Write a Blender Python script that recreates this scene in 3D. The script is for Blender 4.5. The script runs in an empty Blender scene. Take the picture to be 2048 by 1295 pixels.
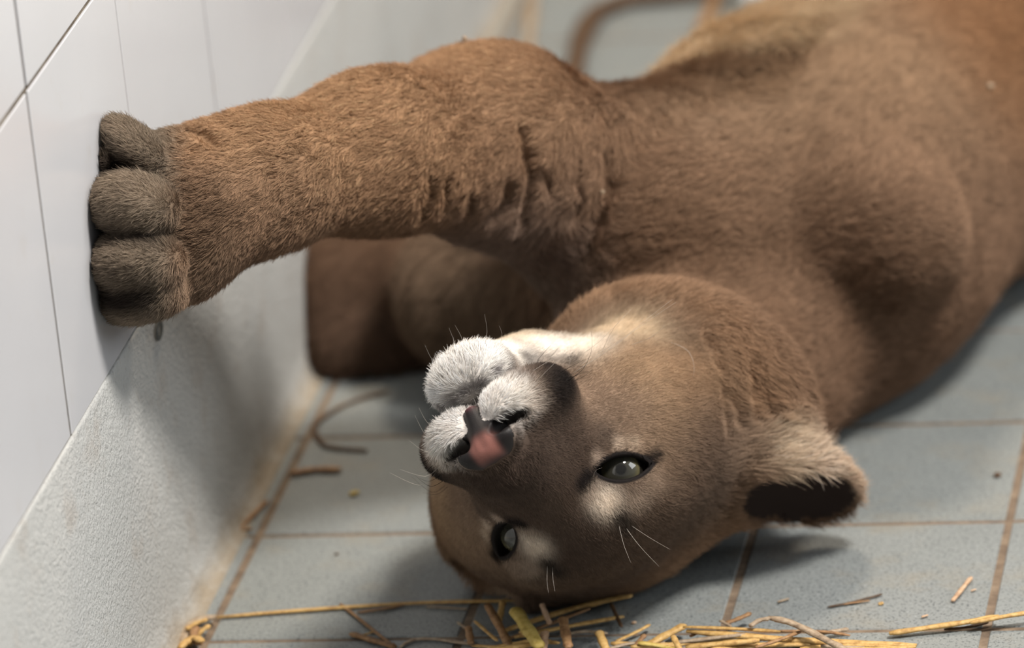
import bpy, math, random, os
import numpy as np
random.seed(7); RNG = np.random.default_rng(11)
scene = bpy.context.scene
FUR = 1.0

# ------------------------------------------------------------------ camera
F_PX = 11699.6
CAM = np.array([0.8006940, -2.9756768, 1.3655674])
RM = np.array([[0.98232882, 0.16239336, -0.09305095],      # screen right
               [-0.02645111, -0.37171878, -0.92796847],    # screen down
               [-0.18528471, 0.91403148, -0.36085458]])    # viewing direction
cam_d = bpy.data.cameras.new('camera'); cam = bpy.data.objects.new('camera', cam_d)
scene.collection.objects.link(cam); scene.camera = cam
from mathutils import Matrix, Vector
m = Matrix.Identity(4)
for i in range(3):
    m[i][0] = RM[0][i]; m[i][1] = -RM[1][i]; m[i][2] = -RM[2][i]; m[i][3] = CAM[i]
cam.matrix_world = m
cam_d.sensor_width = 36; cam_d.lens = F_PX * 36 / 2048
cam_d.clip_start = .1; cam_d.clip_end = 50
cam_d.dof.use_dof = True; cam_d.dof.focus_distance = 3.225; cam_d.dof.aperture_fstop = 4.6

# ------------------------------------------------------------------ world and lights
w = bpy.data.worlds.new('room_light'); scene.world = w; w.use_nodes = True
w.node_tree.nodes['Background'].inputs[0].default_value = (.94, .97, 1.0, 1)
w.node_tree.nodes['Background'].inputs[1].default_value = .20
def area(name, loc, target, size, power, col):
    d = bpy.data.lights.new(name, 'AREA'); d.shape = 'RECTANGLE'; d.size, d.size_y = size; d.energy = power; d.color = col
    o = bpy.data.objects.new(name, d); scene.collection.objects.link(o); o.location = loc
    o.rotation_euler = (Vector(target) - Vector(loc)).to_track_quat('-Z', 'Y').to_euler(); return o
area('ceiling_lamp', (1.25, -.35, 2.15), (.15, .2, .1), (.45, .45), 82, (1.0, .94, .87))
area('rear_ceiling_lamp', (.25, 1.35, 2.2), (.2, .4, .1), (.35, .35), 34, (1.0, .84, .66))
area('window_daylight', (2.5, .1, 1.35), (.1, .15, .15), (1.3, 1.1), 22, (.95, .98, 1.0))
scene.view_settings.view_transform = 'Standard'; scene.view_settings.look = 'None'
scene.view_settings.gamma = 1.0; scene.view_settings.use_curve_mapping = False
scene.view_settings.exposure = -0.2
scene.cycles.max_bounces = 4; scene.cycles.diffuse_bounces = 2; scene.cycles.glossy_bounces = 2; scene.cycles.transmission_bounces = 2; scene.cycles.adaptive_threshold = .05; scene.cycles.use_light_tree = False

# ------------------------------------------------------------------ helpers
def link(o, parent=None):
    scene.collection.objects.link(o)
    if parent is not None: o.parent = parent
    return o
def obj(name, verts, faces, mat=None, parent=None, smooth=False):
    me = bpy.data.meshes.new(name); me.from_pydata([tuple(map(float, v)) for v in verts], [], faces); me.update()
    if mat: me.materials.append(mat)
    if smooth: me.polygons.foreach_set('use_smooth', [True] * len(me.polygons))
    return link(bpy.data.objects.new(name, me), parent)
def tag(o, label=None, cat=None, group=None, kind=None):
    if label: o['label'] = label
    if cat: o['category'] = cat
    if group: o['group'] = group
    if kind: o['kind'] = kind
    return o
class NT:
    def __init__(s, name, rough=.5, spec=.5):
        s.m = bpy.data.materials.new(name); s.m.use_nodes = True; s.n = s.m.node_tree.nodes; s.l = s.m.node_tree.links
        s.b = s.n['Principled BSDF']; s.b.inputs['Roughness'].default_value = rough; s.b.inputs['Specular IOR Level'].default_value = spec
    def new(s, t, **k):
        n = s.n.new(t)
        for a, v in k.items(): setattr(n, a, v)
        return n
    def set(s, sock, v):
        if hasattr(v, 'links'): s.l.new(v, sock)
        else: sock.default_value = v
    def noise(s, scale, detail=4, rough=.6, vec=None, dim='3D'):
        n = s.new('ShaderNodeTexNoise'); n.inputs['Scale'].default_value = scale; n.inputs['Detail'].default_value = detail
        n.inputs['Roughness'].default_value = rough
        if vec is not None: s.l.new(vec, n.inputs['Vector'])
        return n.outputs['Fac']
    def ramp(s, fac, stops):
        r = s.new('ShaderNodeValToRGB'); e = r.color_ramp.elements
        while len(e) < len(stops): e.new(.5)
        for x, (p, c) in zip(e, stops): x.position = p; x.color = (*c, 1) if len(c) == 3 else c
        s.set(r.inputs['Fac'], fac); return r.outputs['Color']
    def mix(s, fac, a, b, mode='MIX'):
        n = s.new('ShaderNodeMix', data_type='RGBA', blend_type=mode)
        s.set(n.inputs['Factor'], fac)
        for sock, v in ((n.inputs[6], a), (n.inputs[7], b)):
            if isinstance(v, tuple): v = (*v, 1) if len(v) == 3 else v
            s.set(sock, v)
        return n.outputs[2]
    def math(s, op, a, b=0.0):
        n = s.new('ShaderNodeMath', operation=op); s.set(n.inputs[0], a); s.set(n.inputs[1], b); return n.outputs[0]
    def pos(s):
        return s.new('ShaderNodeNewGeometry').outputs['Position']
    def color(s, v): s.set(s.b.inputs['Base Color'], (*v, 1) if isinstance(v, tuple) and len(v) == 3 else v)
    def bump(s, h, strength=.3, dist=.002):
        n = s.new('ShaderNodeBump'); n.inputs['Strength'].default_value = strength; n.inputs['Distance'].default_value = dist
        s.set(n.inputs['Height'], h); s.l.new(n.outputs['Normal'], s.b.inputs['Normal'])
def lin(r, g, b):
    return tuple(((c / 255) / 12.92 if c / 255 < .04045 else ((c / 255 + .055) / 1.055) ** 2.4) for c in (r, g, b))
def floor_at(x, y, z=0.0):
    d = RM.T @ np.array([(x - 1024) / F_PX, (y - 647.5) / F_PX, 1.0]); t = (z - CAM[2]) / d[2]; return CAM + t * d
def W(x, y, dep):
    return CAM + RM.T @ (np.array([(x - 1024) / F_PX, (y - 647.5) / F_PX, 1.0]) * dep)

# ------------------------------------------------------------------ materials of the setting
t = NT('floor_tile_glaze', .42, .4); P = t.pos()
info = t.new('ShaderNodeObjectInfo').outputs['Random']
base = t.mix(t.noise(9, 2, .6, P), lin(124, 129, 129), lin(144, 149, 149))
base = t.mix(t.math('MULTIPLY', info, .35), base, lin(134, 138, 134))
spk = t.ramp(t.noise(560, 2, .6, P), [(.545, (0, 0, 0)), (.62, (1, 1, 1))])
base = t.mix(t.math('MULTIPLY', spk, .7), base, lin(70, 76, 80))
spk2 = t.ramp(t.noise(420, 2, .5, P), [(.66, (0, 0, 0)), (.72, (1, 1, 1))])
base = t.mix(t.math('MULTIPLY', spk2, .3), base, lin(205, 210, 212))
dirt = t.ramp(t.noise(22, 4, .65, P), [(.52, (0, 0, 0)), (.72, (1, 1, 1))])
base = t.mix(t.math('MULTIPLY', dirt, .30), base, lin(150, 138, 116))
t.color(base); t.bump(t.noise(500, 1, .5, P), .15, .0006); M_TILE = t.m
t = NT('brown_grout', .9, .2); P = t.pos()
t.color(t.ramp(t.noise(60, 3, .7, P), [(.3, lin(94, 81, 70)), (.55, lin(124, 108, 92)), (.8, lin(146, 131, 113))])); t.bump(t.noise(300, 4, .6, P), .6, .001); M_GROUT = t.m
t = NT('white_wall_tile_glaze', .16, .5); P = t.pos()
b = t.mix(t.noise(7, 4, .5, P), lin(202, 203, 207), lin(212, 213, 217))
smear = t.ramp(t.noise(30, 4, .7, P), [(.60, (0, 0, 0)), (.80, (1, 1, 1))])
b = t.mix(t.math('MULTIPLY', smear, .16), b, lin(190, 176, 156))
t.color(b); t.bump(t.noise(14, 2, .5, P), .05, .001); M_WTILE = t.m
t = NT('wall_grout', .9, .2); P = t.pos()
t.color(t.ramp(t.noise(50, 4, .6, P), [(.3, lin(86, 76, 66)), (.7, lin(132, 122, 108))])); M_WGROUT = t.m
t = NT('grey_render_plinth', .55, .4); P = t.pos()
b = t.mix(t.noise(10, 2, .6, P), lin(180, 182, 181), lin(200, 201, 199))
st = t.ramp(t.noise(24, 4, .7, P), [(.54, (0, 0, 0)), (.74, (1, 1, 1))])
b = t.mix(t.math('MULTIPLY', st, .30), b, lin(158, 138, 118))
pit = t.ramp(t.noise(330, 3, .6, P), [(.62, (0, 0, 0)), (.70, (1, 1, 1))])
b = t.mix(t.math('MULTIPLY', pit, .35), b, lin(110, 104, 98))
# brown dirt band in the cove near the floor
sx = t.new('ShaderNodeSeparateXYZ'); t.l.new(P, sx.inputs[0])
hz = t.math('ADD', sx.outputs[2], t.math('MULTIPLY', t.math('SUBTRACT', t.noise(35, 4, .7, P), .5), .03))
band = t.ramp(hz, [(.0, (1, 1, 1)), (.016, (0, 0, 0))])
b = t.mix(t.math('MULTIPLY', band, .75), b, lin(138, 120, 92))
t.color(b)
hb = t.math('ADD', t.noise(420, 2, .65, P), t.math('MULTIPLY', t.noise(150, 2, .6, P), .8)); t.bump(hb, .55, .0030); M_PLINTH = t.m

# ------------------------------------------------------------------ floor: grout bed + single tiles
TILE = .15; JW = .0048
fl = obj('floor', [(-.02, -1.0, -.0009), (1.4, -1.0, -.0009), (1.4, 2.4, -.0009), (-.02, 2.4, -.0009)], [(0, 1, 2, 3)], M_GROUT)
tag(fl, 'blue-grey speckled tiled floor with brown grout', kind='structure')
def tile_mesh(name, sx_, sy_, h, bev, mat):
    x, y = sx_ / 2, sy_ / 2
    v = [(-x, -y, -h), (x, -y, -h), (x, y, -h), (-x, y, -h), (-x, -y, -bev), (x, -y, -bev), (x, y, -bev), (-x, y, -bev),
         (-x + bev, -y + bev, 0), (x - bev, -y + bev, 0), (x - bev, y - bev, 0), (-x + bev, y - bev, 0)]
    f = [(0, 1, 5, 4), (1, 2, 6, 5), (2, 3, 7, 6), (3, 0, 4, 7), (4, 5, 9, 8), (5, 6, 10, 9), (6, 7, 11, 10), (7, 4, 8, 11), (8, 9, 10, 11)]
    me = bpy.data.meshes.new(name); me.from_pydata(v, [], f); me.materials.append(mat); me.update(); return me
tm = tile_mesh('floor_tile', TILE - JW, TILE - JW, .004, .0007, M_TILE)
cut = tile_mesh('floor_tile_cut', .024 - JW, TILE - JW, .004, .0007, M_TILE)
for j in range(-5, 13):
    for i in range(-1, 8):
        if i == -1:
            o = bpy.data.objects.new('floor_tile', cut); o.location = (-.012, (j + .5) * TILE, 0)
        else:
            o = bpy.data.objects.new('floor_tile', tm); o.location = ((i + .5) * TILE, (j + .5) * TILE, random.uniform(-.0003, .0003))
            o.rotation_euler = (0, 0, random.uniform(-.003, .003))
        link(o, fl)

# ------------------------------------------------------------------ left wall: grout bed, tiles, rendered plinth with cove
XW = -.0205; HP = .1875; WT = .2; WJ = .0034
wl = obj('wall_left', [(XW - .0013, -1.2, HP), (XW - .0013, 2.4, HP), (XW - .0013, 2.4, 1.6), (XW - .0013, -1.2, 1.6)], [(0, 1, 2, 3)], M_WGROUT)
tag(wl, 'white glazed tile wall', kind='structure')
wm = tile_mesh('wall_tile', WT - WJ, WT - WJ, .006, .0005, M_WTILE)
for k in range(0, 5):
    for j in range(-5, 9):
        o = bpy.data.objects.new('wall_tile', wm)
        o.location = (XW + random.uniform(-.0004, .0004), -.1465 + WT / 2 + j * WT, HP + .0015 + WT / 2 + k * WT)
        o.rotation_euler = (0, math.pi / 2, 0); link(o, wl)
prof = [(XW - .012, HP + .0018), (XW - .0006, HP + .0018), (XW, HP + .0012), (XW + .0003, HP - .001), (XW + .001, .1), (XW + .0015, .030), (XW + .002, .018),
        (XW + .0035, .009), (XW + .006, .004), (XW + .009, .0015), (XW + .0125, .0004), (XW + .014, -.003)]
ys = np.linspace(-1.0, 2.4, 60); v = []; fc = []
for y in ys:
    for (x, z) in prof: v.append((x, y, z))
n = len(prof)
for a in range(len(ys) - 1):
    for b_ in range(n - 1): fc.append((a * n + b_, (a + 1) * n + b_, (a + 1) * n + b_ + 1, a * n + b_ + 1))
pl = obj('baseboard_left', v, fc, M_PLINTH, smooth=True)
tag(pl, 'rough grey rendered plinth under the white wall tiles', kind='structure')

# ================================================================== the cougar: implicit surface -> one continuous mesh
def nrm(v): v = np.asarray(v, float); return v / np.linalg.norm(v)
SR, SU, ST = RM[0], -RM[1], -RM[2]            # reference axes used to lay out the pose (right, up, towards the viewer)

class Field:
    """list of blended solids; ev(P) gives the signed distance"""
    def __init__(s): s.ops = []
    def add(s, kind, fn, c, br, k): s.ops.append((kind, fn, np.asarray(c, float), br, k)); return s
    def ball(s, c, r, k=.02, kind='u'):
        c = np.asarray(c, float); return s.add(kind, lambda P: np.sqrt(((P - c) ** 2).sum(1)) - r, c, r, k)
    def ell(s, c, r, A=None, k=.02, kind='u'):
        c = np.asarray(c, float); r = np.asarray(r, float); A = np.eye(3) if A is None else np.asarray(A, float)   # rows = axes
        def fn(P):
            q = (P - c) @ A.T; a = q / r; k0 = np.sqrt((a * a).sum(1)); k1 = np.sqrt(((a / r) ** 2).sum(1)) + 1e-9
            return k0 * (k0 - 1) / k1
        return s.add(kind, fn, c, r.max(), k)
    def cone(s, a, b, ra, rb, k=.02, kind='u'):
        a = np.asarray(a, float); b = np.asarray(b, float); d = b - a; L2 = d @ d
        def fn(P):
            h = np.clip(((P - a) @ d) / L2, 0, 1); q = P - a - h[:, None] * d
            return np.sqrt((q * q).sum(1)) - (ra + (rb - ra) * h)
        return s.add(kind, fn, (a + b) / 2, np.sqrt(L2) / 2 + max(ra, rb), k)
    def ev(s, P, margin=.010, cell=.02):
        P = np.asarray(P); n_ = len(P); d = np.full(n_, .2)
        if n_ < 2000: rel = None
        else:
            key = np.floor(P / cell).astype(np.int64); key = (key[:, 0] * 4001 + key[:, 1]) * 4001 + key[:, 2]
            _, first, inv = np.unique(key, return_index=True, return_inverse=True); cen = (np.floor(P[first] / cell) + .5) * cell
            inv = inv.ravel()
        for kind, fn, c, br, k in s.ops:
            if n_ < 2000: m_ = np.flatnonzero(((P - c) ** 2).sum(1) < (br + .05 + k) ** 2)
            else: m_ = np.flatnonzero((fn(cen) < k + 1.25 * cell * .87 + margin)[inv])
            if len(m_) == 0: continue
            e = fn(P[m_]); x = d[m_]
            if kind == 'u':
                h = np.maximum(k - np.abs(x - e), 0) / k; d[m_] = np.minimum(x, e) - h * h * k * .25
            else:
                e = -e; h = np.maximum(k - np.abs(x - e), 0) / k; d[m_] = np.maximum(x, e) + h * h * k * .25
        # flesh yields where it rests on the floor and presses the wall
        for e in (.0012 - P[:, 2], XW + .0018 - P[:, 0]):
            h = np.maximum(.004 - np.abs(d - e), 0) / .004; d = np.maximum(d, e) + h * h * .001
        return d
    def grad(s, P, e=.0004):
        K = np.array([(1, -1, -1), (-1, -1, 1), (-1, 1, -1), (1, 1, 1.0)])
        g = sum(k * s.ev(P + k * e)[:, None] for k in K)
        return g / (np.linalg.norm(g, axis=1)[:, None] + 1e-12)
    def hit(s, x, y, t0=2.95, t1=4.3):
        d = RM.T @ np.array([(x - 1024) / F_PX, (y - 647.5) / F_PX, 1.0]); t = np.arange(t0, t1, .0015)
        f = s.ev(CAM + t[:, None] * d); i = np.flatnonzero(f < 0)
        if len(i) == 0: return None
        i = i[0]; tt = t[i] - .0015 * (f[i] / (f[i] - f[i - 1])) if i else t[i]
        return CAM + tt * d
FD = Field()

# ---- trunk, shoulders, neck (laid out from the pose) ----
A0 = W(1592, 550, 3.66); A0[2] = .110
B0 = A0 + np.array([.185, .30, .006]); C0 = B0 + np.array([.19, .30, -.006])
FD.cone(A0, B0, .108, .118, .05).cone(B0, C0, .118, .116, .05)
FD.ell(A0 + np.array([.025, -.02, -.012]), (.105, .13, .105), k=.05)
# hind quarters, hind legs and tail (beyond the frame)
FD.ell(C0 + np.array([.02, .05, .0]), (.12, .16, .118), k=.05)
FD.cone(C0 + (.0, .06, .06), C0 + (-.14, .02, .10), .075, .05, .04).cone(C0 + (-.14, .02, .10), C0 + (-.16, .22, .075), .045, .03, .03)
FD.cone(C0 + (-.16, .22, .075), C0 + (-.22, .24, .06), .03, .034, .02)
FD.cone(C0 + (.05, .10, .0), C0 + (-.02, .25, -.06), .075, .05, .04).cone(C0 + (-.02, .25, -.06), C0 + (-.14, .36, -.075), .046, .034, .03)
FD.cone(C0 + (.05, .19, -.02), C0 + (.12, .36, -.085), .035, .028, .03).cone(C0 + (.12, .36, -.085), C0 + (.28, .55, -.093), .028, .024, .02)
# shoulder and upper arm of the raised foreleg
FD.cone(W(1610, 435, 3.570), W(1290, 425, 3.490), .076, .065, .06)
FD.ell(W(1430, 430, 3.545), (.085, .060, .055), np.stack([nrm(SR - SU * .15), nrm(SU + SR * .15), ST]), k=.06)
FD.cone(W(1290, 425, 3.490), W(1010, 320, 3.428), .065, .047, .035)
FD.ell(W(948, 192, 3.445), (.040, .021, .028), np.stack([nrm(SR * .97 - SU * .12), nrm(SR * .12 + SU * .97), ST]), k=.026)
# shoulder blade pushing up under the skin
FD.ell(FD.hit(1735, 440) + RM[2] * .028, (.060, .047, .050), np.stack([nrm(SR * .95 - SU * .30), nrm(SR * .30 + SU * .95), ST]), k=.018)
# forearm
FD.cone(W(1000, 278, 3.425), W(760, 302, 3.36), .0480, .0405, .04)
FD.cone(W(760, 302, 3.36), W(520, 360, 3.30), .0405, .0350, .03)
FD.cone(W(520, 360, 3.30), W(400, 415, 3.272), .0330, .0370, .03)
FD.ell(W(408, 505, 3.275), (.015, .026, .024), np.stack([nrm(SR * .9 - SU * .3), nrm(SR * .3 + SU * .9), ST]), k=.02)
FD.ell(W(392, 288, 3.285), (.020, .010, .02), np.stack([nrm(SR * .9 + SU * .1), nrm(-SR * .1 + SU * .9), ST]), k=.014)
# paw against the wall
FD.ell(W(325, 440, 3.270), (.030, .048, .036), np.stack([SR, SU, ST]), k=.012)
def toe(x, y, dep, rx, ry, rz, ang, k=.005):
    a = math.radians(ang); FD.ell(W(x, y, dep), (rx, ry, rz), np.stack([nrm(SR * math.cos(a) + SU * math.sin(a)), nrm(-SR * math.sin(a) + SU * math.cos(a)), ST]), k=k)
toe(270, 300, 3.255, .0255, .0130, .030, -38)
toe(264, 410, 3.233, .0270, .0180, .037, -6)
toe(270, 525, 3.233, .0285, .0175, .037, 2)
toe(276, 598, 3.245, .0260, .0125, .032, 6, .010)
toe(207, 316, 3.246, .011, .006, .016, -55, .004)
# far foreleg folded behind the chin
FD.cone(W(1180, 540, 3.62), W(935, 570, 3.66), .062, .040, .04)
FD.ell(W(905, 590, 3.675), (.033, .043, .040), np.stack([SR, SU, ST]), k=.02)
FD.cone(W(900, 560, 3.72), W(720, 550, 3.76), .032, .030, .015)
FD.ell(W(670, 600, 3.755), (.029, .046, .036), np.stack([nrm(SR + SU * .1), nrm(SU - SR * .1), ST]), k=.02)
FD.ell(W(690, 695, 3.745), (.025, .022, .032), np.stack([SR, SU, ST]), k=.02)

FD.ell(W(790, 660, 3.750), (.034, .034, .030), np.stack([SR, SU, ST]), k=.02)
FD.ell(W(770, 715, 3.745), (.036, .018, .030), np.stack([SR, SU, ST]), k=.02)

# ---- head: local frame (x towards the cat's right, y forward, z up) ----
HX = nrm(SR * .80 + SU * .50 + ST * .27)
yc = ST - (ST @ HX) * HX; yc = nrm(yc); zc = np.cross(HX, yc)
TT = .22
HY = nrm(math.cos(TT) * yc - math.sin(TT) * zc); HZ = np.cross(HX, HY)
HA = np.stack([HX, HY, HZ])
HO = W(1129, 1004, 3.258)
def H(x, y, z): return HO + x * HX + y * HY + z * HZ
def hloc(P): return (np.asarray(P) - HO) @ HA.T
def hell(c, r, k=.02, kind='u', rot=(0, 0, 0)):
    from mathutils import Euler
    E_ = np.array(Euler(rot).to_matrix()); FD.ell(H(*c), r, (HA.T @ E_).T, k, kind)
def sym(fn):
    fn(1); fn(-1)
# neck and ruff
FD.cone(H(0, -.12, -.03), W(1560, 560, 3.62), .070, .092, .02)
FD.ell(W(1355, 812, 3.375), (.083, .070, .060), np.stack([nrm(SR * .90 - SU * .42), nrm(SR * .42 + SU * .90), ST]), k=.016)
hell((-.045, -.105, -.03), (.062, .045, .060), .03)
# skull
hell((0, -.072, -.004), (.056, .074, .042), .03)
hell((0, -.036, .006), (.044, .036, .027), .03)
sym(lambda s: hell((s * .046, -.062, -.030), (.040, .052, .046), .03))
sym(lambda s: hell((s * .027, -.021, .017), (.021, .020, .011), .015))
hell((0, -.045, -.052), (.050, .060, .040), .03)
# muzzle
FD.cone(H(0, -.018, .004), H(0, .054, -.025), .026, .0185, .025)
sym(lambda s: FD.cone(H(s * .022, -.012, -.024), H(s * .012, .045, -.038), .024, .017, .022))
sym(lambda s: hell((s * .0162, .0555, -.0490), (.0190, .025, .0168), .005))
sym(lambda s: hell((s * .029, .036, -.050), (.019, .027, .018), .012))
# lower jaw and chin
hell((0, .0460, -.0775), (.0240, .0245, .0155), .003)
FD.cone(H(0, .034, -.078), H(0, -.04, -.072), .018, .034, .014)
# nose leather
NOS1 = lambda s: (s * .0125, .0790, -.0402)
NOS2 = lambda s: (s * .0180, .0745, -.0418)
hell((0, .0735, -.0335), (.0165, .0120, .0115), .005)
sym(lambda s: hell((s * .0120, .0755, -.0345), (.0075, .0085, .0068), .004))
FD.cone(H(0, .0770, -.040), H(0, .0745, -.0560), .0066, .0034, .005)
sym(lambda s: hell(NOS1(s), (.0052, .014, .0042), .0015, 's', (0, s * .45, s * .20)))
sym(lambda s: hell(NOS2(s), (.0085, .0150, .0040), .0015, 's', (0, s * .05, s * .35)))
FD.cone(H(0, .0875, -.034), H(0, .0865, -.046), .0010, .0010, .004, 's')
# philtrum and mouth line
FD.cone(H(0, .0850, -.0545), H(0, .0820, -.062), .0016, .0024, .003, 's')
mouth = [(0, .080, -.0635), (.010, .0755, -.0655), (.020, .066, -.0665), (.029, .050, -.0660), (.036, .030, -.063), (.040, .012, -.060)]
for s in (1, -1):
    for a, b in zip(mouth[:-1], mouth[1:]):
        FD.cone(H(s * a[0], a[1], a[2]), H(s * b[0], b[1], b[2]), .0017, .0017, .003, 's')
# eyes
EYR = .0160
EYES = []
for s in (1, -1):
    c = H(s * .0318, -.0150, -.001); wv = nrm(HX * s * .42 + HY * .90 + HZ * .10)
    uv_ = nrm(HX * s * .92 - HY * .38); uv_ = nrm(uv_ - (uv_ @ wv) * wv)
    tilt = .30; vv = np.cross(wv, uv_)
    if vv @ HZ < 0: vv = -vv
    u2 = uv_ * math.cos(tilt) + vv * math.sin(tilt); v2 = -uv_ * math.sin(tilt) + vv * math.cos(tilt)
    EYES.append((s, c, u2, v2, wv))
    FD.ball(c, EYR + .0024, .010)
def opening(P, e):
    s, c, u, v_, w_ = e; q = P - c; a = q @ u; b = q @ v_
    R_ = .0240; oc = R_ - .0064
    return np.maximum(np.sqrt(a * a + (b - oc) ** 2) - R_, np.sqrt(a * a + (b + oc) ** 2) - R_)
for e in EYES:
    s, c, u, v_, w_ = e
    FD.add('s', (lambda e: (lambda P: np.maximum(opening(P, e), -((P - e[1]) @ e[4]) + .002)))(e), c + w_ * .012, .022, .0015)
# tear groove
for s, c, u, v_, w_ in EYES:
    FD.cone(c - u * .0150 + w_ * .0125 - v_ * .001, c - u * .0225 + w_ * .0125 - v_ * .005, .0030, .0020, .004, 's')
# near ear (a thin cup) and the far ear pressed under the head
def ear(tipdir, base, L, wd, th, open_dir, cut):
    y_ = nrm(tipdir); z_ = nrm(open_dir - (open_dir @ y_) * y_); x_ = np.cross(y_, z_); c = base + y_ * L * .42
    FD.ell(c, (wd, L * .62, th), np.stack([x_, y_, z_]), k=.012)
    FD.ell(c + z_ * cut + y_ * .002, (wd * .93, L * .585, th * .98), np.stack([x_, y_, z_]), .006, 's')
EB = W(1512, 948, 3.345); EDIR = nrm(SR * .060 - SU * .024 - ST * .055); EOPEN = -SU * .80 - SR * .20 + ST * .85; EL = .076
ear(EDIR, EB, EL, .032, .024, EOPEN, .012)
ear(-HX * .6 - HZ * .35 - HY * .6, H(-.062, -.075, .005), .050, .028, .016, HZ * .3 + HY, .010)
# skin folds: elbow crease, wrist, neck (grooves pressed into the surface along drawn folds)
def fold(pts, r, k=.006, inset=0.0):
    hs = [FD.hit(x, y) for x, y in pts]; hs = [h for h in hs if h is not None]
    return [(a + RM[2] * inset, b + RM[2] * inset, r) for a, b in zip(hs[:-1], hs[1:])]
todo = []
for pts, r in [([(1046, 262), (1052, 310), (1066, 350), (1058, 400), (1045, 440)], .0040), ([(1022, 375), (1015, 405), (990, 430)], .0045),
               ([(862, 350), (862, 390), (845, 430)], .0030), ([(895, 365), (893, 405)], .0028), ([(945, 385), (938, 420)], .0028),
               ([(1095, 340), (1100, 380)], .0026), ([(1160, 330), (1152, 365)], .0026), ([(1212, 310), (1215, 370), (1190, 440), (1170, 500), (1140, 535)], .0032),
               ([(1165, 385), (1150, 430)], .0028), ([(375, 262), (410, 270), (430, 290)], .0030), ([(355, 285), (385, 300)], .0022),
               ([(1440, 770), (1448, 830), (1450, 860)], .0030), ([(1460, 790), (1470, 840)], .0026), ([(1495, 720), (1505, 780), (1500, 830)], .003),
               ([(1395, 660), (1430, 730)], .0026), ([(1520, 770), (1530, 830)], .0026)]:
    todo += fold(pts, r * 1.05, .006, .0025 if pts[0][0] < 1230 else 0)
for a, b, r in todo: FD.cone(a, b, r, r, .0045, 's')

# ---- meshing: coarse pass, narrow band, surface nets ----
def mesh_field(F, lo, hi, h):
    lo = np.array(lo); nx = np.ceil((np.array(hi) - lo) / h).astype(int) // 4 * 4 + 5
    nc = (nx - 1) // 4 + 1
    gc = np.stack(np.meshgrid(*[np.arange(k) for k in nc], indexing='ij'), -1).reshape(-1, 3)
    dc = F.ev(lo + gc * (4 * h), .05).reshape(nc)
    near = np.abs(dc) < 4 * h * 1.9 + .006
    nb = near.copy()
    for ax in range(3):
        t_ = nb.copy(); a = [slice(None)] * 3; b = [slice(None)] * 3; a[ax] = slice(1, None); b[ax] = slice(None, -1)
        t_[tuple(a)] |= nb[tuple(b)]; t_[tuple(b)] |= nb[tuple(a)]; nb = t_
    idx = [np.minimum((np.arange(k) + 2) // 4, c - 1) for k, c in zip(nx, nc)]
    D = dc[np.ix_(*idx)].copy(); mk = nb[np.ix_(*idx)]
    g = np.argwhere(mk); D[mk] = F.ev(lo + g * h)
    sgn = D < 0
    c8 = sum(sgn[i:nx[0] - 1 + i, j:nx[1] - 1 + j, k:nx[2] - 1 + k].astype(np.int8) for i in (0, 1) for j in (0, 1) for k in (0, 1))
    act = np.argwhere((c8 > 0) & (c8 < 8)); vid = np.full(nx - 1, -1, np.int64); vid[tuple(act.T)] = np.arange(len(act))
    acc = np.zeros((len(act), 3)); cnt = np.zeros(len(act))
    cor = np.array([(i, j, k) for i in (0, 1) for j in (0, 1) for k in (0, 1)])
    for a in range(8):
        for b in range(a + 1, 8):
            if np.abs(cor[a] - cor[b]).sum() != 1: continue
            A_ = D[tuple((act + cor[a]).T)]; B_ = D[tuple((act + cor[b]).T)]; mm = (A_ < 0) != (B_ < 0)
            t_ = A_[mm] / (A_[mm] - B_[mm]); acc[mm] += cor[a] + t_[:, None] * (cor[b] - cor[a]); cnt[mm] += 1
    V = lo + (act + acc / cnt[:, None]) * h
    Q = []
    for ax in range(3):
        o1, o2 = [(1, 2), (2, 0), (0, 1)][ax]
        s0 = [slice(1, -1)] * 3; s1 = [slice(1, -1)] * 3; s0[ax] = slice(0, -1); s1[ax] = slice(1, None)
        a = sgn[tuple(s0)]; b = sgn[tuple(s1)]; e = np.argwhere(a != b); off = np.ones(3, int); off[ax] = 0; e = e + off
        u = np.eye(3, dtype=int)[o1]; v_ = np.eye(3, dtype=int)[o2]
        q = np.stack([vid[tuple((e - u - v_).T)], vid[tuple((e - v_).T)], vid[tuple(e.T)], vid[tuple((e - u).T)]], 1)
        fl_ = sgn[tuple(e.T)]; q[~fl_] = q[~fl_][:, ::-1]; Q.append(q)
    Q = np.concatenate(Q); Q = Q[(Q >= 0).all(1)]
    T = np.concatenate([Q[:, [0, 1, 2]], Q[:, [0, 2, 3]]]); return V, T
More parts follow.
